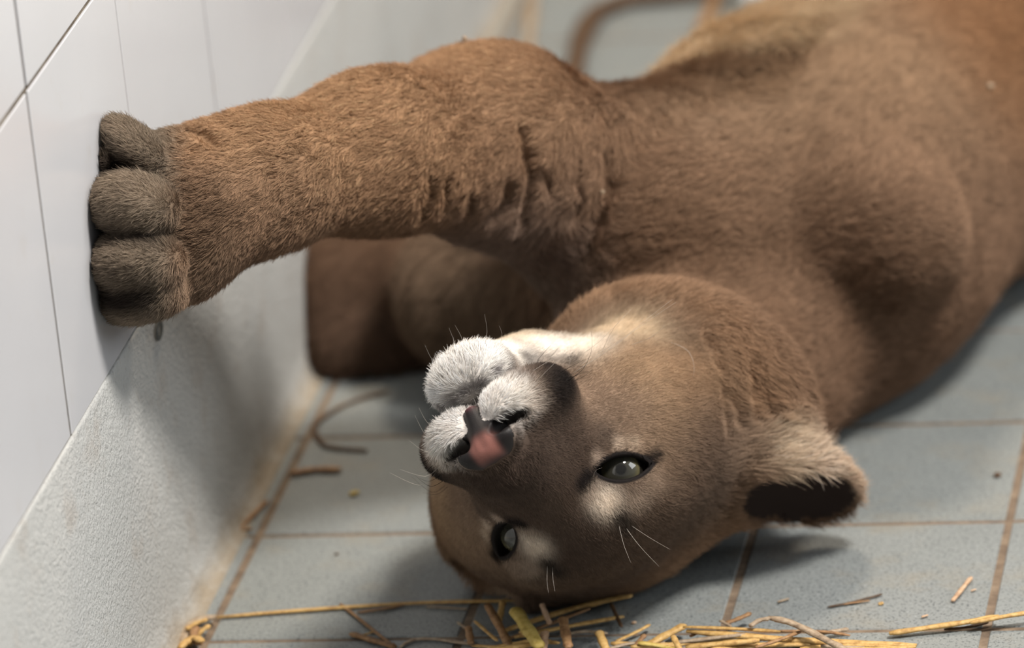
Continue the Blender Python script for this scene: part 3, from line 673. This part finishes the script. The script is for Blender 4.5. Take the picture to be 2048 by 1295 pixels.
WH = [('w', [(1150, 735), (1240, 680), (1290, 640), (1345, 598)]), ('w', [(1140, 750), (1230, 690), (1290, 645), (1352, 604)]), ('w', [(1130, 725), (1190, 690), (1262, 618)]), ('w', [(1060, 745), (1105, 718), (1140, 711), (1136, 735)]),
      ('w', [(1070, 765), (1110, 725), (1150, 690)]), ('w', [(1090, 730), (1108, 705), (1122, 690)]), ('w', [(1330, 680), (1375, 700), (1389, 735), (1384, 755)]), ('w', [(1260, 690), (1300, 675), (1330, 650)]), ('w', [(1205, 700), (1225, 660), (1250, 630)]),
      ('d', [(1135, 762), (1168, 735), (1184, 695), (1182, 660)]), ('d', [(1142, 755), (1165, 745), (1183, 740)]), ('d', [(1146, 762), (1168, 752), (1186, 738)]), ('d', [(1120, 745), (1150, 728), (1178, 715)]), ('d', [(1075, 720), (1092, 700), (1102, 690)]),
      ('w', [(868, 905), (845, 900), (818, 880)]), ('w', [(862, 880), (846, 862), (830, 830)]), ('w', [(876, 935), (850, 952), (800, 938)]), ('w', [(872, 945), (840, 970), (780, 945)]), ('w', [(868, 860), (850, 838), (838, 815)]),
      ('d', [(888, 960), (860, 972), (828, 948)]), ('d', [(892, 968), (864, 984), (822, 952)]), ('d', [(882, 950), (858, 962), (838, 955)]), ('d', [(896, 972), (874, 988), (846, 985)]),
      ('w', [(915, 700), (906, 676), (898, 655)]), ('w', [(970, 690), (974, 660), (969, 628)]), ('w', [(930, 695), (922, 672), (910, 650)]), ('w', [(1000, 690), (1004, 668), (998, 650)]), ('w', [(880, 735), (862, 715), (850, 690)]),
      ('w', [(1238, 1050), (1248, 1090), (1262, 1125)]), ('w', [(1252, 1055), (1280, 1092), (1318, 1132)]), ('w', [(1262, 1050), (1300, 1075), (1340, 1098)]), ('w', [(1095, 1130), (1094, 1160), (1097, 1185)]), ('w', [(1105, 1132), (1106, 1158), (1110, 1182)]), ('w', [(1185, 955), (1192, 940), (1204, 935)])]
for kind, pts in WH:
    h = FD.hit(*pts[0])
    if h is None: continue
    dep = (h - CAM) @ RM[2]; P3 = []
    L = len(pts)
    for i, (x, y) in enumerate(pts): P3.append(W(x, y, dep - .002 - .018 * (i / (L - 1)) ** .8))
    P3 = smooth_line([h - RM[2] * -.001] + P3[1:], 9)
    r0 = .00011 if kind == 'w' else .00014
    tube('whisker', P3, np.linspace(r0, r0 * .25, 9), M_WW if kind == 'w' else M_DW, cougar, 5)

# ------------------------------------------------------------------ straw on the floor
def straw_mat(name, a, b, c):
    t = NT(name, .5, .35); oc = t.new('ShaderNodeTexCoord').outputs['Generated']; mp = t.new('ShaderNodeMapping'); mp.inputs['Scale'].default_value = (4, 4, 4); t.l.new(oc, mp.inputs[0])
    P = t.pos(); n1 = t.noise(260, 4, .6, P); n2 = t.noise(900, 3, .6, P)
    col = t.ramp(n1, [(.25, a), (.5, b), (.75, c)]); col = t.mix(t.math('MULTIPLY', n2, .35), col, a); t.color(col); t.bump(n2, .5, .0008); return t.m
M_S = {'g': straw_mat('golden_straw', lin(150, 112, 62), lin(206, 168, 104), lin(226, 194, 136)), 'b': straw_mat('brown_straw', lin(104, 76, 52), lin(160, 122, 84), lin(186, 150, 108)),
       'y': straw_mat('yellow_green_straw', lin(160, 136, 66), lin(206, 180, 98), lin(222, 200, 128)), 'p': straw_mat('pinkish_straw', lin(156, 122, 96), lin(206, 172, 140), lin(222, 194, 164)),
       'k': straw_mat('grey_straw', lin(120, 102, 84), lin(170, 150, 126), lin(196, 180, 158)), 'd': straw_mat('dark_brown_straw', lin(58, 42, 30), lin(92, 68, 46), lin(112, 86, 60))}
def straw(pts, wpx, mat, label, group=None, z0=.0, z1=.0, name='straw_stalk', flat=.45, cat='straw'):
    P3 = []; L = len(pts); wpx = wpx * 1.25
    for i, (x, y) in enumerate(pts):
        r = wpx / 3480 / 2; z = r * flat + .0006 + z0 + (z1 - z0) * i / (L - 1); P3.append(floor_at(x, y, z))
    P3 = smooth_line(P3, 10); r = wpx / 3480 / 2
    rads = r * (1 + .10 * np.sin(np.arange(10) * 1.7 + x)) ; rads[0] *= .65; rads[-1] *= .55
    c = P3.mean(0); o = tube(name, P3 - c, rads, M_S[mat], None, 6, flat, None, random.uniform(0, .5)); o.location = c
    tag(o, label, cat, group); return o
HEAP = 'straws of the heap along the lower edge'
straw([(432, 1234), (560, 1223), (730, 1211), (830, 1205), (940, 1202), (1058, 1199)], 10, 'g', 'longest thin golden straw lying straight across the tiles left of the heap')
straw([(714, 1224), (770, 1216), (815, 1207)], 7, 'b', 'short brown straw lying alongside the middle of the longest straw')
straw([(852, 1212), (936, 1217)], 5, 'k', 'thin grey straw tucked under the right end of the longest straw')
straw([(680, 1206), (735, 1250), (785, 1290)], 7, 'b', 'thin brown straw crossing below the longest straw at a slant')
straw([(701, 1266), (750, 1281), (792, 1293)], 14, 'b', 'flat split brown straw on the bottom grout line left of the heap')
straw([(724, 1270), (752, 1261)], 5, 'g', 'tiny pale straw chip beside the split brown straw')
straw([(800, 1294), (823, 1279), (865, 1277), (920, 1284), (965, 1291)], 9, 'k', 'curved grey straw stem at the left end of the heap')
for k, (pts, w_, m_) in enumerate([([(365, 1298), (372, 1262), (395, 1240), (432, 1233)], 20, 'k'), ([(375, 1290), (400, 1262), (420, 1250)], 14, 'g'), ([(400, 1288), (388, 1270), (392, 1252)], 16, 'b'), ([(358, 1296), (385, 1275), (405, 1282)], 16, 'g'), ([(372, 1258), (392, 1246), (415, 1238)], 12, 'g')]):
    straw(pts, w_, m_, ['thick grey root strand joining the knotted tuft to the longest straw', 'golden root strand curling through the knotted tuft', 'brown root strand standing up in the knotted tuft', 'lowest golden root strand of the knotted tuft by the plinth', 'topmost golden root strand of the knotted tuft'][k], 'strands of the knotted root tuft', .001 * k, .0015 * k + .002, 'root_strand')
H1 = [([(974, 1208), (998, 1250), (1020, 1294)], 16, 'b', .012, .004), ([(1006, 1201), (998, 1243)], 11, 'g', .010, .004), ([(1029, 1216), (1052, 1252), (1080, 1294)], 24, 'y', .014, .008), ([(1083, 1206), (1100, 1248)], 10, 'p', .016, .006),
      ([(1125, 1233), (1137, 1295)], 16, 'b', .012, .009), ([(949, 1241), (995, 1281)], 7, 'g', .004, .006), ([(1005, 1262), (1100, 1230), (1190, 1204), (1265, 1190)], 15, 'g', .002, .005), ([(1029, 1274), (1120, 1255), (1248, 1232)], 12, 'g', .003, .002),
      ([(936, 1252), (942, 1287)], 13, 'b', .005, .003), ([(915, 1243), (940, 1262)], 6, 'k', .003, .002), ([(1010, 1278), (1060, 1262), (1180, 1216)], 9, 'b', .001, .004), ([(1180, 1212), (1222, 1200), (1262, 1193)], 7, 'g', .004, .007),
      ([(1222, 1206), (1243, 1253)], 7, 'd', .004, .002), ([(1197, 1261), (1212, 1298)], 15, 'g', .008, .004), ([(1090, 1262), (1086, 1300)], 15, 'p', .008, .005), ([(1040, 1262), (1075, 1280), (1120, 1285)], 10, 'g', .006, .003),
      ([(1130, 1268), (1170, 1262), (1215, 1266)], 9, 'k', .003, .004), ([(1232, 1282), (1275, 1262), (1300, 1248)], 8, 'g', .002, .003), ([(1373, 1261), (1450, 1268), (1560, 1277), (1680, 1284), (1833, 1290)], 17, 'g', .006, .002),
      ([(1294, 1290), (1330, 1270), (1371, 1249)], 18, 'g', .003, .006), ([(1366, 1253), (1460, 1256), (1561, 1262)], 9, 'g', .009, .007), ([(1451, 1246), (1478, 1236), (1502, 1225)], 11, 'b', .004, .006), ([(1440, 1240), (1462, 1252)], 7, 'k', .004, .006),
      ([(1511, 1294), (1560, 1278), (1604, 1261)], 9, 'b', .010, .008), ([(1371, 1294), (1450, 1286), (1519, 1280)], 16, 'g', .006, .008), ([(1638, 1267), (1697, 1257)], 11, 'k', .002, .002),
      ([(1345, 1270), (1360, 1298)], 11, 'g', .012, .008), ([(1270, 1292), (1290, 1268)], 10, 'b', .003, .006), ([(1540, 1262), (1640, 1262), (1700, 1270)], 8, 'b', .004, .003), ([(1300, 1296), (1400, 1282), (1480, 1272)], 12, 'g', .003, .004),
      ([(1420, 1298), (1500, 1290), (1620, 1288)], 13, 'g', .006, .003), ([(1600, 1296), (1700, 1290), (1790, 1294)], 12, 'g', .003, .003), ([(1215, 1298), (1260, 1286), (1330, 1284)], 9, 'k', .004, .003), ([(1380, 1272), (1405, 1262), (1440, 1264)], 8, 'b', .004, .006)]
for k in range(16):
    x = random.uniform(940, 1780); y = random.uniform(1284, 1302); a = random.uniform(-.5, .5); L = random.uniform(50, 170)
    H1.append(([(x, y), (x + L * .5, y - L * .5 * math.sin(a) * .4 + random.uniform(-4, 4)), (x + L, y - L * math.sin(a) * .4)], random.uniform(8, 15), random.choice('gggbyk'), random.uniform(0, .008), random.uniform(0, .008)))
CN = {'g': 'golden', 'b': 'brown', 'y': 'yellow-green', 'p': 'pinkish', 'k': 'grey', 'd': 'dark brown'}; cnt_ = {}
ORD = ['leftmost', 'second', 'third', 'fourth', 'fifth', 'sixth', 'seventh', 'eighth', 'ninth', 'tenth', 'eleventh', 'twelfth', 'thirteenth', 'fourteenth', 'fifteenth', 'sixteenth', 'seventeenth', 'eighteenth', 'nineteenth', 'twentieth', 'twenty-first', 'twenty-second', 'twenty-third', 'twenty-fourth', 'twenty-fifth', 'twenty-sixth', 'twenty-seventh', 'twenty-eighth', 'twenty-ninth', 'thirtieth']
for pts, w_, m_, z0, z1 in sorted(H1, key=lambda e: min(p[0] for p in e[0])):
    ln = math.hypot(pts[-1][0] - pts[0][0], pts[-1][1] - pts[0][1]); kd = (CN[m_], 'long' if ln > 110 else 'short'); n_ = cnt_.get(kd, 0); cnt_[kd] = n_ + 1
    straw(pts, w_, m_, f'{kd[1]} {kd[0]} straw in the heap, {ORD[n_]} of its kind' + ('' if n_ == 0 else ' from the left'), HEAP, z0, z1)
straw([(1536, 1234), (1575, 1242), (1612, 1258), (1650, 1278), (1690, 1298)], 15, 'k', 'grey knotty stem arching over the right half of the straw heap', None, .012, .010)
straw([(1500, 1252), (1518, 1240), (1540, 1236)], 12, 'k', 'frayed grey root end of the knotty stem in the heap', None, .010, .013)
straw([(1778, 1266), (1860, 1254), (1940, 1242), (1998, 1231)], 15, 'g', 'split golden straw at lower right pointing to the picture edge', None, .001, .004)
straw([(1940, 1245), (1998, 1234), (2070, 1222)], 12, 'g', 'golden straw running out of the picture at lower right', None, .004, .006)
straw([(1888, 1258), (1930, 1254), (1977, 1244)], 8, 'd', 'thin dark straw under the golden straw at lower right')
straw([(1655, 1213), (1705, 1203), (1765, 1187)], 5, 'd', 'thin forked brown twig alone on the tile right of the heap')
straw([(1684, 1208), (1740, 1200)], 4, 'b', 'short prong beside the thin brown twig on the tile')
straw([(1905, 1201), (1943, 1153)], 9, 'p', 'single pale straw chip standing aslant near the right grout line')
straw([(1555, 1203), (1578, 1196)], 5, 'k', 'small dark chaff sliver on the tile above the heap')
straw([(1843, 1233), (1856, 1229)], 5, 'p', 'tiny white chaff flake above the lower right straw'); straw([(1942, 1181), (1952, 1177)], 4, 'p', 'tiny chaff flake right of the slanting straw chip')
straw([(580, 946), (630, 938), (682, 938)], 17, 'b', 'blurred straw by the plinth foot left of the muzzle'); straw([(635, 872), (655, 892), (735, 900)], 10, 'd', 'dark bent straw in the shadow beside the plinth')
straw([(640, 880), (630, 850), (690, 808), (780, 780)], 10, 'd', 'dark curved stem in the shadow behind the chin'); straw([(478, 1058), (510, 1025), (535, 1000)], 10, 'b', 'short straw leaning on the plinth foot at the grout crossing')
straw([(460, 1062), (505, 1056)], 8, 'b', 'straw stub lying on the grout line at the plinth'); straw([(700, 988), (716, 982)], 12, 'y', 'yellow chaff flake on the tile left of the muzzle')
straw([(1140, 190), (1152, 120), (1168, 60), (1205, 15), (1290, -8), (1420, -14)], 46, 'd', 'thick brown bent reed lying far behind the raised elbow', None, .0, .0, 'reed', .7, 'reed')
straw([(1054, 112), (1060, 50), (1068, -30)], 26, 'k', 'pale blurred straw near the plinth behind the elbow'); straw([(1398, 60), (1425, 10), (1440, -30)], 30, 'b', 'pale blurred straw end just above the cougar belly')
for (x, y, r, m_, lb) in [(1995, 949, 8, 'd', 'dark crumb lying on the tile near the right edge'), (1762, 1206, 5, 'g', 'tiny yellow crumb right of the forked twig'), (1268, 1244, 5, 'p', 'tiny pale seed above the middle of the heap'), (673, 1107, 4, 'd', 'dark speck of dirt on the left tile')]:
    import bmesh
    bm = bmesh.new(); bmesh.ops.create_icosphere(bm, subdivisions=2, radius=r / 3480)
    for vv in bm.verts: vv.co *= 1 + random.uniform(-.25, .25)
    for vv in bm.verts: vv.co.z *= .6
    me = bpy.data.meshes.new('crumb'); bm.to_mesh(me); bm.free(); me.materials.append(M_S[m_]); o = link(bpy.data.objects.new('crumb', me)); o.location = floor_at(x, y, r / 3480 * .5); tag(o, lb, 'crumb')
# flakes caught in the coat
for (x, y, r) in [(1196, 380, 5), (932, 92, 6), (1970, 180, 8)]:
    h = FD.hit(x, y)
    if h is None: continue
    bm = bmesh.new(); bmesh.ops.create_icosphere(bm, subdivisions=1, radius=r / 3300)
    for vv in bm.verts: vv.co *= 1 + random.uniform(-.3, .3)
    me = bpy.data.meshes.new('chaff_flake'); bm.to_mesh(me); bm.free(); me.materials.append(M_S['k']); o = link(bpy.data.objects.new('chaff_flake', me)); n_ = FD.grad(h[None])[0]; o.location = h + n_ * .0045
    tag(o, {1196: 'pale chaff flake caught in the fur at the elbow fold', 932: 'chaff flake on top of the raised elbow', 1970: 'blurred chaff flake on the flank fur'}[x], 'chaff')
# scuff mark on the plinth
t = NT('dark_scuff', .6, .3); t.color(lin(92, 94, 92)); M_SC = t.m
ring = []
for (x0, y0) in [(318, 660)]:
    d = RM.T @ np.array([(x0 - 1024) / F_PX, (y0 - 647.5) / F_PX, 1.0]); c = CAM + d * ((XW + .0016 - CAM[0]) / d[0])
    v, f = [], []
    for k in range(24):
        a = 2 * math.pi * k / 24
        for rr_ in (1.0, .5):
            for xx in (0, .0005): v.append((c[0] + xx, c[1] + 0.0085 * rr_ * math.cos(a), c[2] + .0056 * rr_ * math.sin(a)))
    for k in range(24):
        a, b = 4 * k, 4 * ((k + 1) % 24); f += [(a + 1, b + 1, b + 3, a + 3), (a, b, b + 1, a + 1), (a + 2, a + 3, b + 3, b + 2)]
    o = obj('scuff_mark', v, f, M_SC, pl); o['label'] = 'small dark oval scuff'
# white tray far behind the flank
t = NT('white_enamel', .3, .5); t.color(lin(214, 214, 210)); M_EN = t.m
c = floor_at(1478, 60); c[2] = 0
def rbox(x0, y0, z0, x1, y1, z1): return [(x0, y0, z0), (x1, y0, z0), (x1, y1, z0), (x0, y1, z0), (x0, y0, z1), (x1, y0, z1), (x1, y1, z1), (x0, y1, z1)]
BF = [(0, 3, 2, 1), (4, 5, 6, 7), (0, 1, 5, 4), (1, 2, 6, 5), (2, 3, 7, 6), (3, 0, 4, 7)]
tr = link(bpy.data.objects.new('feed_tray', None)); tr.location = c; tag(tr, 'white enamel tray standing behind the cougar flank', 'tray')
for nm, bx in [('base', (0, .02, .001, .30, .24, .012)), ('side', (0, .02, .012, .012, .24, .06)), ('side', (.288, .02, .012, .30, .24, .06)), ('side', (.012, .02, .012, .288, .032, .06)), ('side', (.012, .228, .012, .288, .24, .06))]:
    o = obj(nm, rbox(*bx), BF, M_EN, tr); md = o.modifiers.new('bevel', 'BEVEL'); md.width = .003; md.segments = 2
